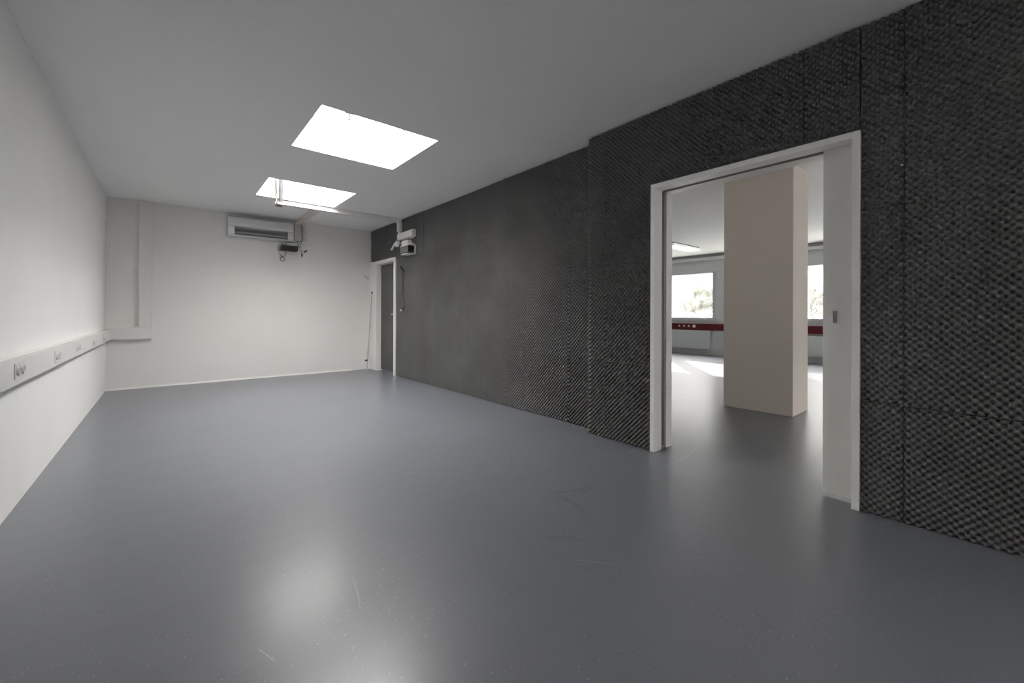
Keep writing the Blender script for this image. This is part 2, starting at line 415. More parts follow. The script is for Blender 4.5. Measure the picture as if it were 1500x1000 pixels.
# ------------------------------------------------------------------ foam panels
PY, PZ = .0375, .0382
def foam_mesh(name, path, z0, z1, thick, amp, res, phase, parent=None, tilt=0.0, lift=.0):
    """egg-crate sheet: path = list of (x, y, nx, ny, s) along the wall, z0..z1 its height"""
    P = np.array(path, float); nu = len(P)
    P[:, :2] += P[:, 2:4] * .0015
    nv = max(4, int(round((z1 - z0) / PZ * res)))
    z = np.linspace(z0, z1, nv + 1)
    S = P[:, 4][:, None]; Z = z[None, :]
    h = amp * np.cos(2 * np.pi * (S / PY + phase[0])) * np.cos(2 * np.pi * (Z / PZ + phase[1]))
    h = np.where(h > 0, h * .75, h * 1.75)       # rounded tips, deeper pits
    h = h + .0022 * np.sin(S * 5.1 + phase[0] * 9) * np.sin(Z * 4.3 + phase[1] * 7) + tilt * (Z - z0)
    h = h + .0009 * rng.standard_normal(h.shape) * .5
    # the cut rims spring outwards a little and are not quite straight
    su = np.minimum(P[:, 4] - P[:, 4].min(), P[:, 4].max() - P[:, 4])[:, None]; sv = np.minimum(Z - z0, z1 - Z)
    wob = .6 + .7 * np.sin(Z * 9 + phase[0] * 20) ** 2
    h = h + lift * (np.exp(-su / .010) * wob + .5 * np.exp(-sv / .010)) 
    d = np.maximum(thick + h, .003)
    X = P[:, 0][:, None] + P[:, 2][:, None] * d; Y = P[:, 1][:, None] + P[:, 3][:, None] * d
    front = np.stack([X, Y, np.broadcast_to(Z, X.shape)], -1).reshape(-1, 3)
    back = np.stack([np.broadcast_to(P[:, 0][:, None], X.shape), np.broadcast_to(P[:, 1][:, None], X.shape), np.broadcast_to(Z, X.shape)], -1)
    nvv = nv + 1
    idx = np.arange(nu * nvv).reshape(nu, nvv)
    q = np.stack([idx[:-1, :-1], idx[1:, :-1], idx[1:, 1:], idx[:-1, 1:]], -1).reshape(-1, 4)
    # rim
    ring = np.concatenate([idx[:, 0], idx[-1, 1:], idx[-2::-1, -1], idx[0, -2:0:-1]])
    rb = back.reshape(-1, 3)[ring]; nb = len(front); bi = nb + np.arange(len(ring))
    rq = np.stack([ring, bi, np.roll(bi, -1), np.roll(ring, -1)], -1)
    V = np.concatenate([front, rb]); F = np.concatenate([q, rq])
    if parent is not None: off = np.array(parent['_org'])
    else: off = np.array([(V[:, 0].min() + V[:, 0].max()) / 2, (V[:, 1].min() + V[:, 1].max()) / 2, V[:, 2].min()])
    me = bpy.data.meshes.new(name)
    me.vertices.add(len(V)); me.vertices.foreach_set('co', (V - off).astype(np.float32).ravel())
    me.loops.add(F.size); me.loops.foreach_set('vertex_index', F.astype(np.int32).ravel())
    me.polygons.add(len(F)); me.polygons.foreach_set('loop_start', np.arange(0, F.size, 4, dtype=np.int32))
    me.polygons.foreach_set('loop_total', np.full(len(F), 4, np.int32))
    sm = np.ones(len(F), bool); sm[len(q):] = False
    me.polygons.foreach_set('use_smooth', sm)
    me.update(calc_edges=True); me.validate()
    me.materials.append(M['foam'])
    o = bpy.data.objects.new(name, me); COL.objects.link(o)
    if parent is not None: o.parent = parent
    else: o.location = off
    return o

def straight(x, ya, yb, res):
    n = max(4, int(round((yb - ya) / PY * res)))
    return [(x, y, -1, 0, y) for y in np.linspace(yb, ya, n + 1)]

GRP = 'egg-crate foam panels glued to the right wall'
AMP = .0120
def panel(x, ya, yb, z0, z1, label, res=7, phase=None, thick=.027, tilt=0, soft=1.0, lift=None):
    ph = phase or (random.random(), random.random())
    o = foam_mesh('foam_panel', straight(x, ya, yb, res), z0, z1, thick + random.uniform(-.003, .003), AMP * soft, res, ph, tilt=tilt, lift=lift if lift is not None else .009 if x == XWF else .004)
    return tag(o, label, 'foam panel', GRP)
F_ = 'charcoal egg-crate foam panel'
panel(XWF, 6.842, 7.975, 2.095, 2.692, 'dark low ' + F_ + ' above the far door')
panel(XWF, 5.835, 6.836, 2.051, 2.692, 'short ' + F_ + ' behind the white junction box', soft=.5)
panel(XWF, 3.800, 5.832, 2.045, 2.690, 'long low ' + F_ + ' under the ceiling beside the junction box', soft=.5)
panel(XWF, 2.792, 3.797, 2.081, 2.692, 'low ' + F_ + ' under the ceiling, above the last wide tall panel')
panel(XWF, 2.478, 2.789, 2.101, 2.690, 'narrow short ' + F_ + ' under the ceiling, set back against the wall corner')
panel(XWF, 5.835, 6.830, .004, 2.048, 'tall ' + F_ + ' beside the far door, thin cable hanging on it', lift=.001)
panel(XWF, 4.802, 5.832, .004, 2.042, 'tall ' + F_ + ', second from the far door')
panel(XWF, 3.799, 4.799, .004, 2.042, 'tall ' + F_ + ', third from the far door')
panel(XWF, 2.792, 3.796, .004, 2.078, 'tall ' + F_ + ', fourth from the far door')
panel(XWF, 2.478, 2.789, .004, 2.098, 'narrow tall ' + F_ + ' set back against the wall corner')
# near stretch
nph = (.31, .12)
def wrap(ya, yb, z0, z1, label, res=8):
    xw = XWN; r = .025; pts = []
    n = int(round((yb - r - ya) / PY * res)); s0 = yb - r
    for x in np.linspace(XWF - .040, xw + r, int(round((XWF - .040 - xw - r) / PY * res)) + 1)[:-1]: pts.append((x, yb, 0, 1, s0 + math.pi / 2 * r + (x - xw - r)))
    for k in range(9):
        t = math.pi / 2 * (1 - k / 8); pts.append((xw + r - r * math.cos(t), yb - r + r * math.sin(t), -math.cos(t), math.sin(t), s0 + t * r))
    for y in np.linspace(s0, ya, n + 1)[1:]: pts.append((xw, y, -1, 0, y))
    o = foam_mesh('foam_panel', pts, z0, z1, .027, AMP * .9, res, (random.random(), random.random()))
    return tag(o, label, 'foam panel', GRP)
wrap(2.251, 2.435, .004, 2.095, 'tall ' + F_ + ' strip folded round the protruding wall corner')
wrap(2.251, 2.435, 2.098, 2.690, 'short ' + F_ + ' strip folded round the wall corner under the ceiling')
panel(XWN, 1.801, 2.248, .680, 2.692, 'tall ' + F_ + ' left of the open sliding door', 8, nph)
panel(XWN, 1.801, 2.248, .004, .676, 'low ' + F_ + ' at the floor left of the open sliding door', 8)
panel(XWN, .778, 1.7995, 2.116, 2.692, 'wide ' + F_ + ' above the open sliding door', 8, nph)
panel(XWN, .514, .775, 2.116, 2.690, 'short narrow ' + F_ + ' above the right end of the sliding door', 8)
panel(XWN, .334, .5065, .619, 2.690, 'tall narrow ' + F_ + ' strip right of the white door frame', 8)
panel(XWN, .334, .5065, .004, .615, 'low narrow ' + F_ + ' strip at the floor right of the white door frame', 8)
panel(XWN, -.69, .331, .611, 2.692, 'very large dark ' + F_ + ' right of the sliding door, nearest the camera', 8)
panel(XWN, -.69, .331, .004, .607, 'low dark ' + F_ + ' along the floor, nearest the camera', 8)

# ------------------------------------------------------------------ sliding door (near)
dn = thing('door_1', (XWN, (ND0 + ND1) / 2, 0), 'white sliding door pushed almost fully open in its frame', 'door', None, 'structure')
XC = 2.940; Q = .036
cas = MB()
cas.box(XC, 3.052, ND1, ND1 + Q, 0, NDH + Q); cas.box(3.121, XO + .002, ND1, ND1 + Q, 0, NDH + Q)      # far jamb, two halves
cas.box(XC, 3.045, ND0 - Q, ND0, 0, NDH + Q); cas.box(3.115, XO + .002, ND0 - Q, ND0, 0, NDH + Q)      # near jamb
cas.box(XC, 3.045, ND0, ND1, NDH, NDH + Q); cas.box(3.098, XO + .002, ND0, ND1, NDH, NDH + Q)          # head
mk('door_frame', cas, M['frame'], dn, bevel=.002)
mk('head_track', MB().box(3.0455, 3.0975, .7022, ND1, NDH + .003, NDH + .030), M['wood'], dn)
gs = MB().box(3.053, 3.120, ND1 + .022, ND1 + Q, .0, NDH); gs.box(3.066, 3.072, ND1 + .004, ND1 + .022, .03, NDH).box(3.088, 3.096, ND1 + .004, ND1 + .022, .03, NDH)
mk('receiving_slot', gs, M['slot'], dn)
mk('floor_guide', MB().box(3.066, 3.086, ND1 - .006, ND1 + .02, .002, .022), M['metal'], dn, bevel=.002)
leaf = mk('door_leaf', MB().box(3.052, 3.092, ND0 - .02, .702, .014, NDH + .008), M['door'], dn, bevel=.0015)
hd = MB()
for yy in (.6365, .6500):
    hd.box(3.044, 3.052, yy - .0022, yy + .0022, 1.040, 1.112)
mk('recessed_pull', hd, M['pullgrey'], leaf, bevel=.001)
mk('pull_plate', MB().box(3.0505, 3.052, .630, .657, 1.032, 1.120), M['door'], leaf, bevel=.001)

# ------------------------------------------------------------------ far door
df = thing('door_2', (XWF, 7.27, 0), 'narrow far door lined with dark foam in a white frame', 'door', None, 'structure')
fb = MB(); xa = 3.052
fb.box(xa, XO - .01, FD0 - .045, FD0, 0, FDH + .062); fb.box(xa, XO - .01, FD1, FD1 + .045, 0, FDH + .062)
fb.box(xa, XO - .01, FD0, FD1, FDH, FDH + .062)
mk('door_frame', fb, M['frame'], df, bevel=.002)
mk('wide_casing', MB().box(xa + .006, XWF, FD1 + .045, YB - .001, 0, FDH + .062), M['frame'], df)
lf = mk('door_leaf', MB().box(3.160, 3.195, FD0 + .003, FD1 - .003, .012, FDH - .004), M['frame'], df)
foam_mesh('foam_lining', straight(3.160, FD0 + .012, FD1 - .008, 6), .03, FDH - .015, 0.016, AMP * .6, 6, (.2, .7), parent=lf)
kb = MB().tube([(3.15, 6.965, 1.072), (3.085, 6.965, 1.072)], .010, 10).tube([(3.085, 6.955, 1.072), (3.085, 7.05, 1.072)], .009, 10)
mk('door_handle', kb, M['metal'], lf, smooth=True)

# ------------------------------------------------------------------ cable ducts along the left and back walls
def cable_duct(base, lid, label, loc, group=None):
    t = thing('cable_duct', loc, label, 'cable duct', group)
    mk('mounting_base', MB().box(*base), M['plastic'], t, bevel=.003)
    mk('duct_lid', MB().box(*lid), M['plastic'], t, bevel=.004)
g_ = 'white cable ducts at dado height'
cable_duct((XL + .001, XL + .054, YR + .02, YB - .062, .706, .855), (XL + .0541, XL + .060, YR + .02, YB - .062, .714, .847), 'long white cable duct with sockets along the left wall', (XL, 3, .706), g_)
cable_duct((XL + .001, -.163, YB - .054, YB - .001, .706, .880), (XL + .001, -.163, YB - .060, YB - .0541, .714, .872), 'short white cable duct on the back wall in the left corner', (-.4, YB, .706), g_)
cable_duct((-.309, -.163, YB - .056, YB - .001, .881, C - .002), (-.301, -.171, YB - .062, YB - .0561, .881, C - .002), 'white vertical cable duct rising to the ceiling on the back wall', (-.236, YB, .881))

def wall_socket(c, n, up, label, s=.040, group='round sockets on the left duct', gang=1, side=False):
    """square plate with a raised round collar and a well with two pin holes; c = point on the surface, n = outward, up"""
    c, n, up = Vector(c), Vector(n), Vector(up); r = up.cross(n)
    t = thing('wall_socket', tuple(c), label, 'socket', group)
    for g in range(gang):
        cc = c - up * (g * s * 2.05) if not side else c + r * ((g - .5) * s * 2.05)
        p = mk('socket_plate', MB().obox(cc + n * .002, r * s, up * s, n * .002), M['plastic'], t, bevel=.001)
        k = s / .04
        w = MB().lathe([(.0225 * k, .003), (.0230 * k, .013), (.0205 * k, .013), (.0190 * k, .005), (.0001, .005)], cc, n, 28)
        mk('socket_collar', w, M['plastic'], t, smooth=True)
        h = MB()
        for sg in (-1, 1): h.lathe([(.0032 * k, .0045), (.0032 * k, .0056)], cc + r * sg * .0095 * k, n, 10)
        mk('pin_hole', h, M['grey'], t)
    return t
nmL = ['nearest the camera', 'second from the camera', 'third from the camera, in the middle', 'fourth from the camera', 'nearest the back corner']
for (y, zc), nm in zip([(3.29, .786), (4.262, .782), (5.15, .785), (6.17, .779), (7.10, .776)], nmL):
    wall_socket((XL + .0601, y, zc), (1, 0, 0), (0, 0, 1), 'white double socket on the left wall duct, ' + nm, .042, gang=2, side=True)
wall_socket((1.862, YB - .028, 2.604), (0, -1, 0), (0, 0, 1), 'upper single white socket beside the air conditioner', .035, 'sockets beside the air conditioner')
wall_socket((1.870, YB - .028, 2.505), (0, -1, 0), (0, 0, 1), 'white double socket below the single one beside the air conditioner', .037, 'sockets beside the air conditioner', 2)
bk = MB().box(1.828, 1.897, YB - .0279, YB - .001, 2.565, 2.642)
for t in [x for x in COL.objects if x.get('label', '').startswith('upper single')]: mk('back_box', bk, M['plastic'], t)
bk = MB().box(1.834, 1.906, YB - .0279, YB - .001, 2.388, 2.545)
for t in [x for x in COL.objects if x.get('label', '').startswith('white double')]: mk('back_box', bk, M['plastic'], t)

# ------------------------------------------------------------------ air conditioner
AX0, AX1, AZ0, AZ1, AF = .735, 1.663, 2.312, 2.620, 7.790
ac = thing('air_conditioner', ((AX0 + AX1) / 2, YB, AZ0), 'white wall air conditioner high on the back wall under the ceiling', 'air conditioner')
body = MB().prism([(YB - .002, AZ0 + .02), (YB - .002, AZ1), (AF + .03, AZ1), (AF + .012, AZ1 - .01), (AF + .014, 2.46), (AF + .075, 2.445), (AF + .085, 2.345), (AF + .02, 2.335), (AF + .028, AZ0), (YB - .05, AZ0)][::-1], 'x', AX0 + .085, AX1 - .088)
for a, b in ((AX0, AX0 + .085), (AX1 - .088, AX1)):
    body.prism([(YB - .002, AZ0 + .02), (YB - .002, AZ1), (AF + .03, AZ1), (AF + .012, AZ1 - .01), (AF + .010, AZ0 + .03), (AF + .03, AZ0), (YB - .05, AZ0)][::-1], 'x', a, b)
mk('unit_housing', body, M['ac'], ac, bevel=.003)
fp = MB().prism([(AF + .012, AZ1 - .012), (AF + .002, AZ1 - .02), (AF - .004, 2.52), (AF - .003, 2.476), (AF + .004, 2.463), (AF + .014, 2.458)], 'x', AX0 + .010, AX1 - .010)
mk('front_panel', fp, M['ac'], ac, bevel=.002)
mk('air_outlet', MB().box(AX0 + .087, AX1 - .090, AF + .070, AF + .0745, 2.345, 2.442), plain('outlet_grey', (.22, .22, .225), .5, .4), ac)
for k, (zz, dy) in enumerate(((2.372, .030), (2.425, .036))):
    l = MB().prism([(AF + dy - .018, zz - .010 + k * .016), (AF + dy + .026, zz + .014), (AF + dy + .028, zz + .011), (AF + dy - .016, zz - .013 + k * .016)], 'x', AX0 + .09, AX1 - .093)
    mk('louver', l, M['ac'], ac)
mk('mounting_plate', MB().box(AX0 + .1, AX1 - .1, YB - .0019, YB, AZ0 + .05, AZ1 - .04), M['grey'], ac)

# ------------------------------------------------------------------ pipe ducts on the ceiling
pd = 'pipe ducts under the ceiling'
o = mk('pipe_duct', MB().box(1.165, XWF - .043, 6.590, 6.680, C - .066, C - .001), M['duct'], bevel=.004)
tag(o, 'long white pipe duct crossing the ceiling to the dark wall', 'pipe duct', pd)
o = mk('pipe_duct', MB().box(1.712, 1.812, 6.682, YB - .001, C - .052, C - .001), M['warmduct'], bevel=.003)
tag(o, 'short beige pipe duct running along the ceiling to the back wall', 'pipe duct', pd)
o = mk('pipe_duct', MB().box(1.706, 1.816, YB - .052, YB - .001, 2.366, C - .053), M['warmduct'], bevel=.003)
tag(o, 'beige vertical pipe duct between air conditioner and sockets', 'pipe duct', pd)
o = mk('pipe_duct', MB().box(XWF - .105, XWF - .042, 6.565, 6.660, 2.475, C - .067).box(XWF - .080, XWF - .042, 6.590, 6.660, 2.445, 2.475), M['duct'], bevel=.003)
tag(o, 'short white duct drop from the ceiling onto the dark foam', 'pipe duct', pd)

# pipes that rise through the farther skylight
PYc = 6.50
o = mk('insulated_pipe', MB().tube([(1.222, PYc, 2.64), (1.222, PYc, 2.80)], .026, 14).tube([(1.222, PYc, 2.80), (1.222, PYc, 2.806)], .028, 14).tube([(1.222, PYc, 2.806), (1.222, PYc, 3.034)], .026, 14), M['insul'], smooth=True)
tag(o, 'thick grey insulated pipe rising into the farther skylight', 'pipe')
o = mk('rising_cable', MB().tube(spline([(1.150, PYc - .01, 3.034), (1.142, PYc - .01, 2.86), (1.160, PYc - .01, 2.70), (1.172, PYc - .01, 2.63)]), .009, 8), M['beigecable'], smooth=True)
tag(o, 'pale cable rising into the farther skylight, left of the other pale cable', 'cable', 'cables in the farther skylight')
o = mk('rising_cable', MB().tube(spline([(1.182, PYc - .035, 3.034), (1.184, PYc - .035, 2.84), (1.170, PYc - .035, 2.72), (1.156, PYc - .04, 2.63)]), .009, 8), M['beigecable'], smooth=True)
tag(o, 'pale cable rising into the farther skylight beside the grey pipe', 'cable', 'cables in the farther skylight')
o = mk('rising_cable', MB().tube(spline([(1.160, PYc + .03, 3.034), (1.164, PYc + .03, 2.86), (1.176, PYc + .03, 2.72), (1.180, PYc + .03, 2.64)]), .010, 8), M['insul'], smooth=True)
tag(o, 'dark cable behind the two pale cables in the farther skylight', 'cable', 'cables in the farther skylight')
o = mk('duct_outlet', MB().box(1.17, 1.25, PYc - .04, PYc + .12, 2.596, 2.632), M['grey'], bevel=.003)
tag(o, 'small dark outlet fitting at the foot of the grey insulated pipe', 'duct outlet')

# ------------------------------------------------------------------ small black box beside the air conditioner
bb = thing('control_box', (1.62, YB - .01, 2.15), 'small black box on a white bracket below the air conditioner', 'control box', 'black boxes on white wall brackets')
mk('mounting_bracket', MB().box(1.555, 1.715, YB - .085, YB - .002, 2.243, 2.304).box(1.61, 1.70, YB - .095, YB - .085, 2.255, 2.30), M['plastic'], bb, bevel=.006)
mk('box_housing', MB().box(1.487, 1.740, YB - .160, YB - .002, 2.157, 2.242), M['black'], bb, bevel=.006)
mk('end_cap', MB().box(1.478, 1.4869, YB - .150, YB - .002, 2.150, 2.235), M['grey'], bb, bevel=.003)
yy = YB - .17
loop = spline([(1.50, yy + .02, 2.244), (1.455, yy, 2.243), (1.425, yy, 2.20), (1.432, yy, 2.13), (1.470, yy, 2.065), (1.515, yy, 2.030)] +
              [(1.497 + .034 * math.cos(t), yy + .002 * t, 1.997 + .034 * math.sin(t)) for t in [1.0 - k * .6 for k in range(20)]] +
              [(1.52, yy + .03, 2.05), (1.545, yy - .01, 2.10), (1.548, yy - .01, 2.20), (1.552, yy - .012, 2.262), (1.575, yy + .03, 2.300), (1.66, yy + .06, 2.304), (1.70, yy + .10, 2.318)])
mk('looped_cable', MB().tube(loop, .0045, 6), M['darkcable'], bb, smooth=True)
cb = thing('dangling_cable', (1.80, YB - .06, 2.33), 'thin dark cable dangling below the sockets with two black plugs', 'cable')
mk('cable_run', MB().tube(spline([(1.70, YB - .03, 2.325), (1.75, YB - .04, 2.34), (1.812, YB - .06, 2.345), (1.823, YB - .055, 2.40), (1.823, YB - .05, 2.52), (1.826, YB - .045, 2.62)]), .0045, 6)
   .tube(spline([(1.745, YB - .04, 2.335), (1.76, YB - .05, 2.28), (1.80, YB - .05, 2.20), (1.818, YB - .05, 2.14)]), .004, 6)
   .tube(spline([(1.812, YB - .06, 2.34), (1.80, YB - .06, 2.29), (1.80, YB - .06, 2.24)]), .003, 6), M['darkcable'], cb, smooth=True)
mk('plug', MB().obox((1.822, YB - .05, 2.108), (.009, 0, 0), (0, .009, 0), (0, 0, .026)), M['black'], cb, bevel=.003)
mk('plug', MB().obox((1.882, YB - .05, 2.182), (.024, 0, .018), (-.007, 0, .009), (0, .010, 0)), M['black'], cb, bevel=.003)
mk('cable_tail', MB().tube(spline([(1.866, YB - .05, 2.168), (1.858, YB - .05, 2.14), (1.835, YB - .05, 2.115)]), .003, 6), M['whitecable'], cb, smooth=True)

# ------------------------------------------------------------------ fittings on the dark wall near the far door
xf = XWF - .042
jb = thing('junction_box', (xf, 6.35, 2.33), 'long white junction box on the dark foam under the duct drop', 'junction box')
mk('mounting_body', MB().prism([(xf, 2.325), (xf, 2.445), (xf - .055, 2.445), (xf - .075, 2.425), (xf - .075, 2.335), (xf - .065, 2.325)][::-1], 'y', 6.07, 6.60).box(xf - .06, xf, 6.60, 6.655, 2.345, 2.435), M['plastic'], jb, bevel=.005)
for y_, r_ in ((6.20, .013), (6.12, .010)): mk('cable_entry', MB().tube([(xf - .035, y_, 2.326), (xf - .035, y_, 2.295)], r_, 10), M['plastic'], jb, smooth=True)
mk('end_plate', MB().box(xf - .050, xf - .004, 6.064, 6.0699, 2.345, 2.43), M['duct'], jb)
cb2 = thing('control_box', (xf, 6.22, 2.05), 'black-ended grey box on a white bracket below the junction box', 'control box', 'black boxes on white wall brackets')
mk('mounting_bracket', MB().box(xf - .125, xf - .001, 6.10, 6.36, 2.045, 2.058).box(xf - .012, xf - .001, 6.075, 6.10, 2.045, 2.20).box(xf - .110, xf - .001, 6.08, 6.42, 2.185, 2.198), M['plastic'], cb2, bevel=.002)
mk('box_housing', MB().box(xf - .118, xf - .014, 6.115, 6.40, 2.075, 2.182), M['grey'], cb2, bevel=.004)
mk('end_face', MB().box(xf - .112, xf - .020, 6.1135, 6.1149, 2.082, 2.176), M['black'], cb2)
mk('power_adapter', MB().box(xf - .085, xf - .004, 6.20, 6.42, 2.200, 2.285).box(xf - .06, xf - .01, 6.11, 6.19, 2.200, 2.232), M['plastic'], cb2, bevel=.005)
sp = thing('swivel_fitting', (xf - .05, 6.70, 2.20), 'small white swivel fitting left of the junction box, tilted down', 'fitting')
mk('mounting_knuckle', MB().tube([(xf, 6.61, 2.28), (xf - .05, 6.64, 2.28)], .014, 12), M['plastic'], sp, smooth=True)
mk('fitting_head', MB().lathe([(.012, 0), (.036, .01), (.042, .05), (.040, .10), (.020, .115)], (xf - .055, 6.61, 2.325), (0, .45, -.65), 18), M['plastic'], sp, smooth=True)
mk('pointed_arm', MB().obox((xf - .06, 6.80, 2.245), (0, .075, -.050), (.014, 0, 0), (0, .008, .011)).obox((xf - .06, 6.855, 2.20), (0, .030, -.002), (.018, 0, 0), (0, 0, .008)), M['plastic'], sp, bevel=.003)
xc = XWF - .054
hc = thing('hanging_cable', (xc, 6.5, 1.14), 'thin dark cable hanging down the foam beside the far door', 'cable')
mk('cable_run', MB().tube(spline([(xc, 6.60, 1.875), (xc - .01, 6.575, 1.84), (xc, 6.545, 1.80), (xc, 6.535, 1.62), (xc, 6.535, 1.42), (xc, 6.48, 1.29), (xc, 6.445, 1.18)]), .0042, 6)
   .tube(spline([(xc, 6.57, 1.87), (xc - .012, 6.53, 1.86), (xc - .012, 6.48, 1.82), (xc, 6.47, 1.76), (xc, 6.50, 1.60), (xc, 6.50, 1.45)]), .0036, 6), M['darkcable'], hc, smooth=True)
for y_, z_ in ((6.595, 1.872), (6.55, 1.868), (6.535, 1.835), (6.475, 1.805)):
    mk('cable_clip', MB().obox((xc - .008, y_, z_), (.008, 0, 0), (0, .011, 0), (0, 0, .016)), M['black'], hc, bevel=.003)
mk('plug', MB().obox((xc - .006, 6.50, 1.172), (.01, 0, 0), (0, .016, .012), (0, -.010, .012)), M['black'], hc, bevel=.003)
mk('connector', MB().lathe([(.010, 0), (.017, .006), (.017, .028), (.010, .034)], (xc - .01, 6.545, 1.148), (-.2, .8, -.4), 14), M['plastic'], hc, smooth=True)

sc_ = mk('wall_screw', MB().lathe([(.006, 0), (.006, .003), (.0025, .004), (.0025, .03)], (2.944, .340, 1.872), (1, 0, 0), 12), M['metal'], smooth=True)
tag(sc_, 'tiny shiny screw head in the dark foam right of the white door frame', 'screw')

# hook on the back wall, pole in the corner
hk = thing('coat_hook', (2.95, YB, 1.78), 'small white hook on the back wall near the far door', 'hook')
mk('hook_mount', MB().lathe([(.022, 0), (.022, .008), (.012, .012)], (2.955, YB - .0005, 1.80), (0, -1, 0), 16), M['plastic'], hk, smooth=True)
mk('hook_arm', MB().tube(spline([(2.955, YB - .01, 1.80), (2.955, YB - .06, 1.785), (2.955, YB - .085, 1.80), (2.955, YB - .09, 1.83)]), .008, 8), M['plastic'], hk, smooth=True)
mk('hook_cable', MB().tube(spline([(2.955, YB - .07, 1.79), (2.975, YB - .05, 1.765), (3.02, YB - .03, 1.75)]), .005, 6), M['grey'], hk, smooth=True)
pl_ = thing('leaning_pole', (2.902, 7.729, 0), 'thin pale pole leaning in the corner beside the far door', 'pole')
b0, t0 = Vector((2.905, 7.735, .002)), Vector((3.045, 7.86, 1.488))
mk('pole_shaft', MB().tube([b0, t0], .0115, 12), plain('pole_aluminium', (.50, .49, .46), .4, .5, var=.08), pl_, smooth=True)
mk('pole_tip', MB().tube([t0 - (t0 - b0) * .012, t0 + (t0 - b0) * .012], .015, 12), M['grey'], pl_, smooth=True)
cl = b0 + (t0 - b0) * .13
mk('pole_clamp', MB().obox(cl + Vector((-.028, -.012, .004)), (.028, .01, 0), (0, .012, 0), (0, 0, .014)), M['black'], pl_, bevel=.004)

# ------------------------------------------------------------------ fixtures of the next room
o = mk('cable_trunking', MB().box(W - .075, W - .001, YO0 + .02, YO1 - .02, .660, .836), M['red'], bevel=.004)
tag(o, 'dark red cable trunking below the office windows', 'cable trunking')
for k, (yy, rr) in enumerate(((5.85, .026), (5.71, .026), (5.574, .026), (5.43, .036))):
    nm = ['first', 'second', 'third', 'larger last'][k]
    t = thing('wall_socket', (W - .075, yy, .755), '%s white round socket on the red trunking, counted from the door jamb' % nm, 'socket', 'sockets on the red trunking')
    mk('socket_collar', MB().lathe([(rr, 0), (rr, .012), (rr * .8, .012), (rr * .72, .005), (.0001, .005)], (W - .0752, yy, .765), (-1, 0, 0), 22), M['plastic'], t, smooth=True)
    if k == 3: mk('socket_plate', MB().lathe([(rr * 1.25, 0), (rr * 1.2, .003)], (W - .0752, yy, .765), (-1, 0, 0), 22), M['pvc'], t)
def radiator(ya, yb, za, zb, label):
    t = thing('radiator', (W - .06, (ya + yb) / 2, za), label, 'radiator', 'office radiators')
    mk('radiator_panel', MB().box(W - .100, W - .045, ya, yb, za, zb), M['radiator'], t, bevel=.008, seg=3)
    mk('front_plate', MB().box(W - .104, W - .1001, ya + .03, yb - .03, za + .03, zb - .03), M['radiator'], t, bevel=.002)
    for yy in (ya + .1, yb - .14): mk('mounting_bracket', MB().box(W - .045, W - .001, yy, yy + .04, za + .1, zb - .1), M['radiator'], t)
radiator(4.995, 6.75, .150, .655, 'flat white radiator under the window left of the pillar')
radiator(1.30, 3.05, .150, .610, 'flat white radiator glimpsed right of the pillar')
cl = thing('ceiling_light', (9.22, 4.84, 2.63), 'white rectangular ceiling light in the office beyond the door', 'ceiling light')
mk('light_housing', MB().box(8.62, 9.80, 4.685, 4.985, 2.672, C - .001), plain('lamp_housing', (.30, .31, .28), .6, .3), cl, bevel=.004)
mk('diffuser', MB().box(8.61, 9.81, 4.675, 4.995, 2.622, 2.6719), M['diffuser'], cl, bevel=.008)

# ------------------------------------------------------------------ outside: ground and trees
struct('ground', MB().box(W + 2, 130, -60, 110, -5.2, -5.0), M['soil'])
def tree(x, y, h, r, label, seed):
    R = np.random.default_rng(seed)
    t = thing('tree', (x, y, -5), label, 'tree', 'trees beyond the office windows')
    tk = MB().tube(spline([(x, y, -5), (x + .1, y, -5 + h * .3), (x - .1, y + .1, -5 + h * .6), (x, y, -5 + h * .85)], 4), [.22] * 4 + [.17] * 4 + [.08] * 4 + [.05], 8)
    for k in range(6):
        a = k * 1.05 + R.random(); zz = -5 + h * (.35 + .07 * k)
        tk.tube([(x, y, zz), (x + math.cos(a) * r * .35, y + math.sin(a) * r * .35, zz + .5), (x + math.cos(a) * r * .7, y + math.sin(a) * r * .7, zz + 1.1)], [.09, .06, .02], 6)
    mk('trunk', tk, M['bark'], t, smooth=True)
    nb, nl = 46, 170
    V = []; F = []
    for b in range(nb):
        th = R.random() * 2 * math.pi; u = R.random() ** .5
        zz = R.random()
        rad = r * (1 - .75 * abs(zz - .40) ** 1.2) * u
        c = np.array([x + rad * math.cos(th), y + rad * math.sin(th), -5 + h * (.28 + .72 * zz) - .35 * u * u * h * .3])
        br = r * (.20 + .12 * R.random())
        dirs = R.normal(size=(nl, 3)); dirs /= np.linalg.norm(dirs, axis=1)[:, None]
        pos = c + dirs * (br * R.random((nl, 1)) ** .4) * np.array([1, 1, .8])
        u1 = R.normal(size=(nl, 3)); u1 /= np.linalg.norm(u1, axis=1)[:, None]
        u2 = np.cross(u1, R.normal(size=(nl, 3))); u2 /= np.linalg.norm(u2, axis=1)[:, None]
        s1 = .13 * (.6 + .8 * R.random((nl, 1))); s2 = s1 * .55
        q = np.stack([pos - u1 * s1, pos + u2 * s2, pos + u1 * s1, pos - u2 * s2], 1).reshape(-1, 3)
        b0 = len(V) * 1; V.append(q)
    V = np.concatenate(V); nF = len(V) // 4
    me = bpy.data.meshes.new('crown'); off = np.array(t['_org'])
    me.from_pydata((V - off).tolist(), [], np.arange(len(V)).reshape(-1, 4).tolist()); me.materials.append(M['leaf'])
    o = bpy.data.objects.new('crown', me); COL.objects.link(o); o.parent = t
tree(41, 27.2, 7.6, 2.6, 'lower pale tree at the left edge of the left office window', 1)
tree(50, 24.2, 9.3, 3.2, 'tall round tree seen through the left office window', 2)
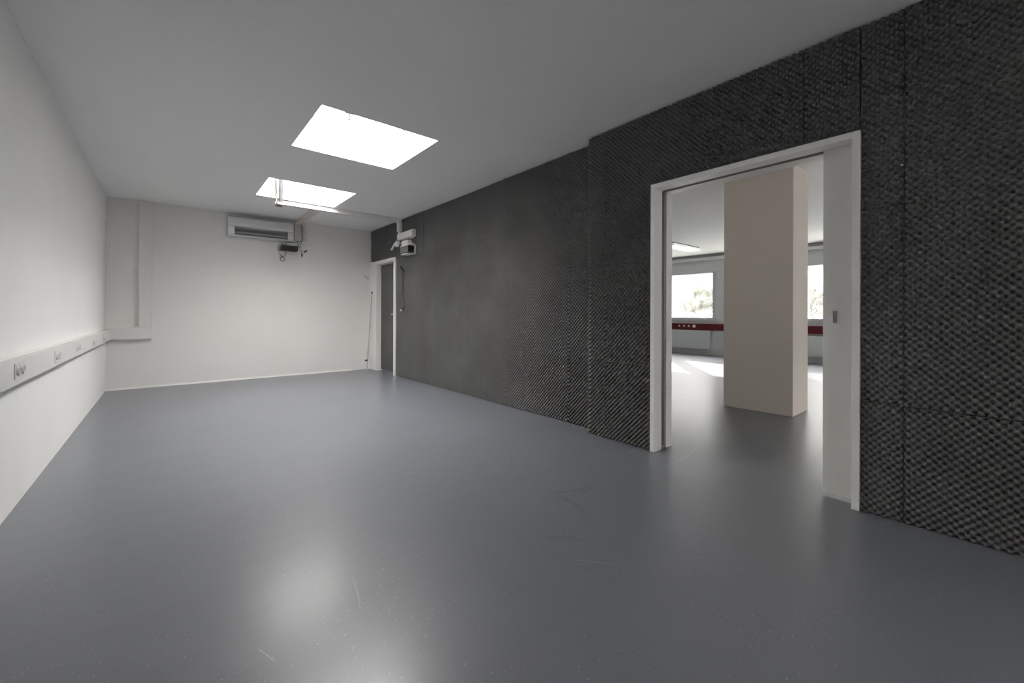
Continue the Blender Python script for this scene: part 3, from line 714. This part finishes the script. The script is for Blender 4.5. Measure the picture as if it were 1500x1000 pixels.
tree(42, 18.9, 8.9, 2.4, 'bushy tree at the right edge of the left office window', 3)
tree(45, 11.4, 8.4, 2.6, 'tree seen in the narrow window right of the pillar', 4)

SKY_LOW, SKY_HIGH = 2.8, 39.0
# ------------------------------------------------------------------ light: sky, sun, window portals
w = bpy.data.worlds.new('daylight'); scene.world = w; w.use_nodes = True
nt = w.node_tree; nt.nodes.clear()
bg = nt.nodes.new('ShaderNodeBackground'); ou = nt.nodes.new('ShaderNodeOutputWorld')
# thinly overcast sky: several times brighter overhead than at the horizon
tc = nt.nodes.new('ShaderNodeTexCoord'); sp_ = nt.nodes.new('ShaderNodeSeparateXYZ'); nt.links.new(tc.outputs['Generated'], sp_.inputs[0])
mr = nt.nodes.new('ShaderNodeMapRange'); mr.inputs[1].default_value = .19; mr.inputs[2].default_value = .75
mr.inputs[3].default_value = SKY_LOW; mr.inputs[4].default_value = SKY_HIGH
nt.links.new(sp_.outputs[2], mr.inputs[0]); nt.links.new(mr.outputs[0], bg.inputs['Strength'])
bg.inputs['Color'].default_value = (1.0, .975, .95, 1)
nt.links.new(bg.outputs[0], ou.inputs['Surface'])
sd = bpy.data.lights.new('sun', 'SUN'); sd.energy = 13; sd.angle = math.radians(.6); sd.color = (1, .95, .88)
so = bpy.data.objects.new('sun', sd); COL.objects.link(so)
so.rotation_euler = Vector((-1, -.794, -.546)).to_track_quat('-Z', 'Y').to_euler()
so.location = (20, 15, 12)
for a, b in WIN:
    ld = bpy.data.lights.new('window_daylight', 'AREA'); ld.shape = 'RECTANGLE'; ld.size = b - a; ld.size_y = WZ1 - WZ0
    ld.cycles.is_portal = True
    lo = bpy.data.objects.new('window_daylight', ld); COL.objects.link(lo)
    lo.location = (W + .13, (a + b) / 2, (WZ0 + WZ1) / 2)
    lo.rotation_euler = Matrix(((0, 0, 1), (1, 0, 0), (0, 1, 0))).to_euler()     # local x along the wall, faces the room

ld = bpy.data.lights.new('window_daylight', 'AREA'); ld.shape = 'RECTANGLE'; ld.size = SX1 - SX0; ld.size_y = SZ1 - SZ0; ld.cycles.is_portal = True
lo = bpy.data.objects.new('window_daylight', ld); COL.objects.link(lo); lo.location = ((SX0 + SX1) / 2, YO0 - .13, (SZ0 + SZ1) / 2)
lo.rotation_euler = (math.pi / 2, 0, math.pi)
for a, b, c, e in SK:
    ld = bpy.data.lights.new('skylight_daylight', 'AREA'); ld.shape = 'RECTANGLE'; ld.size = b - a; ld.size_y = e - c
    ld.cycles.is_portal = True
    lo = bpy.data.objects.new('skylight_daylight', ld); COL.objects.link(lo); lo.location = ((a + b) / 2, (c + e) / 2, 3.03)

# ------------------------------------------------------------------ camera
cd = bpy.data.cameras.new('camera'); cam = bpy.data.objects.new('camera', cd); COL.objects.link(cam)
cd.sensor_fit = 'HORIZONTAL'; cd.sensor_width = 36; cd.lens = 603.0932 * 36 / 1500
cd.shift_x = 0; cd.shift_y = -(500 - 459.397) / 1500; cd.clip_start = .02; cd.clip_end = 300
cam.matrix_world = Matrix.Translation((0, 0, 1.088)) @ Matrix.Rotation(-.6979, 4, 'Z') @ Matrix.Rotation(math.pi / 2, 4, 'X') @ Matrix.Rotation(.0031, 4, 'Z')
scene.camera = cam

for o in list(COL.objects):
    if '_org' in o: del o['_org']

vs = scene.view_settings
vs.view_transform = 'Standard'; vs.look = 'None'; vs.gamma = 1; vs.exposure = 0; vs.use_curve_mapping = False
cy = scene.cycles
cy.max_bounces = 14; cy.diffuse_bounces = 8; cy.glossy_bounces = 5; cy.transparent_max_bounces = 16
cy.use_denoising = True; cy.sample_clamp_indirect = 0
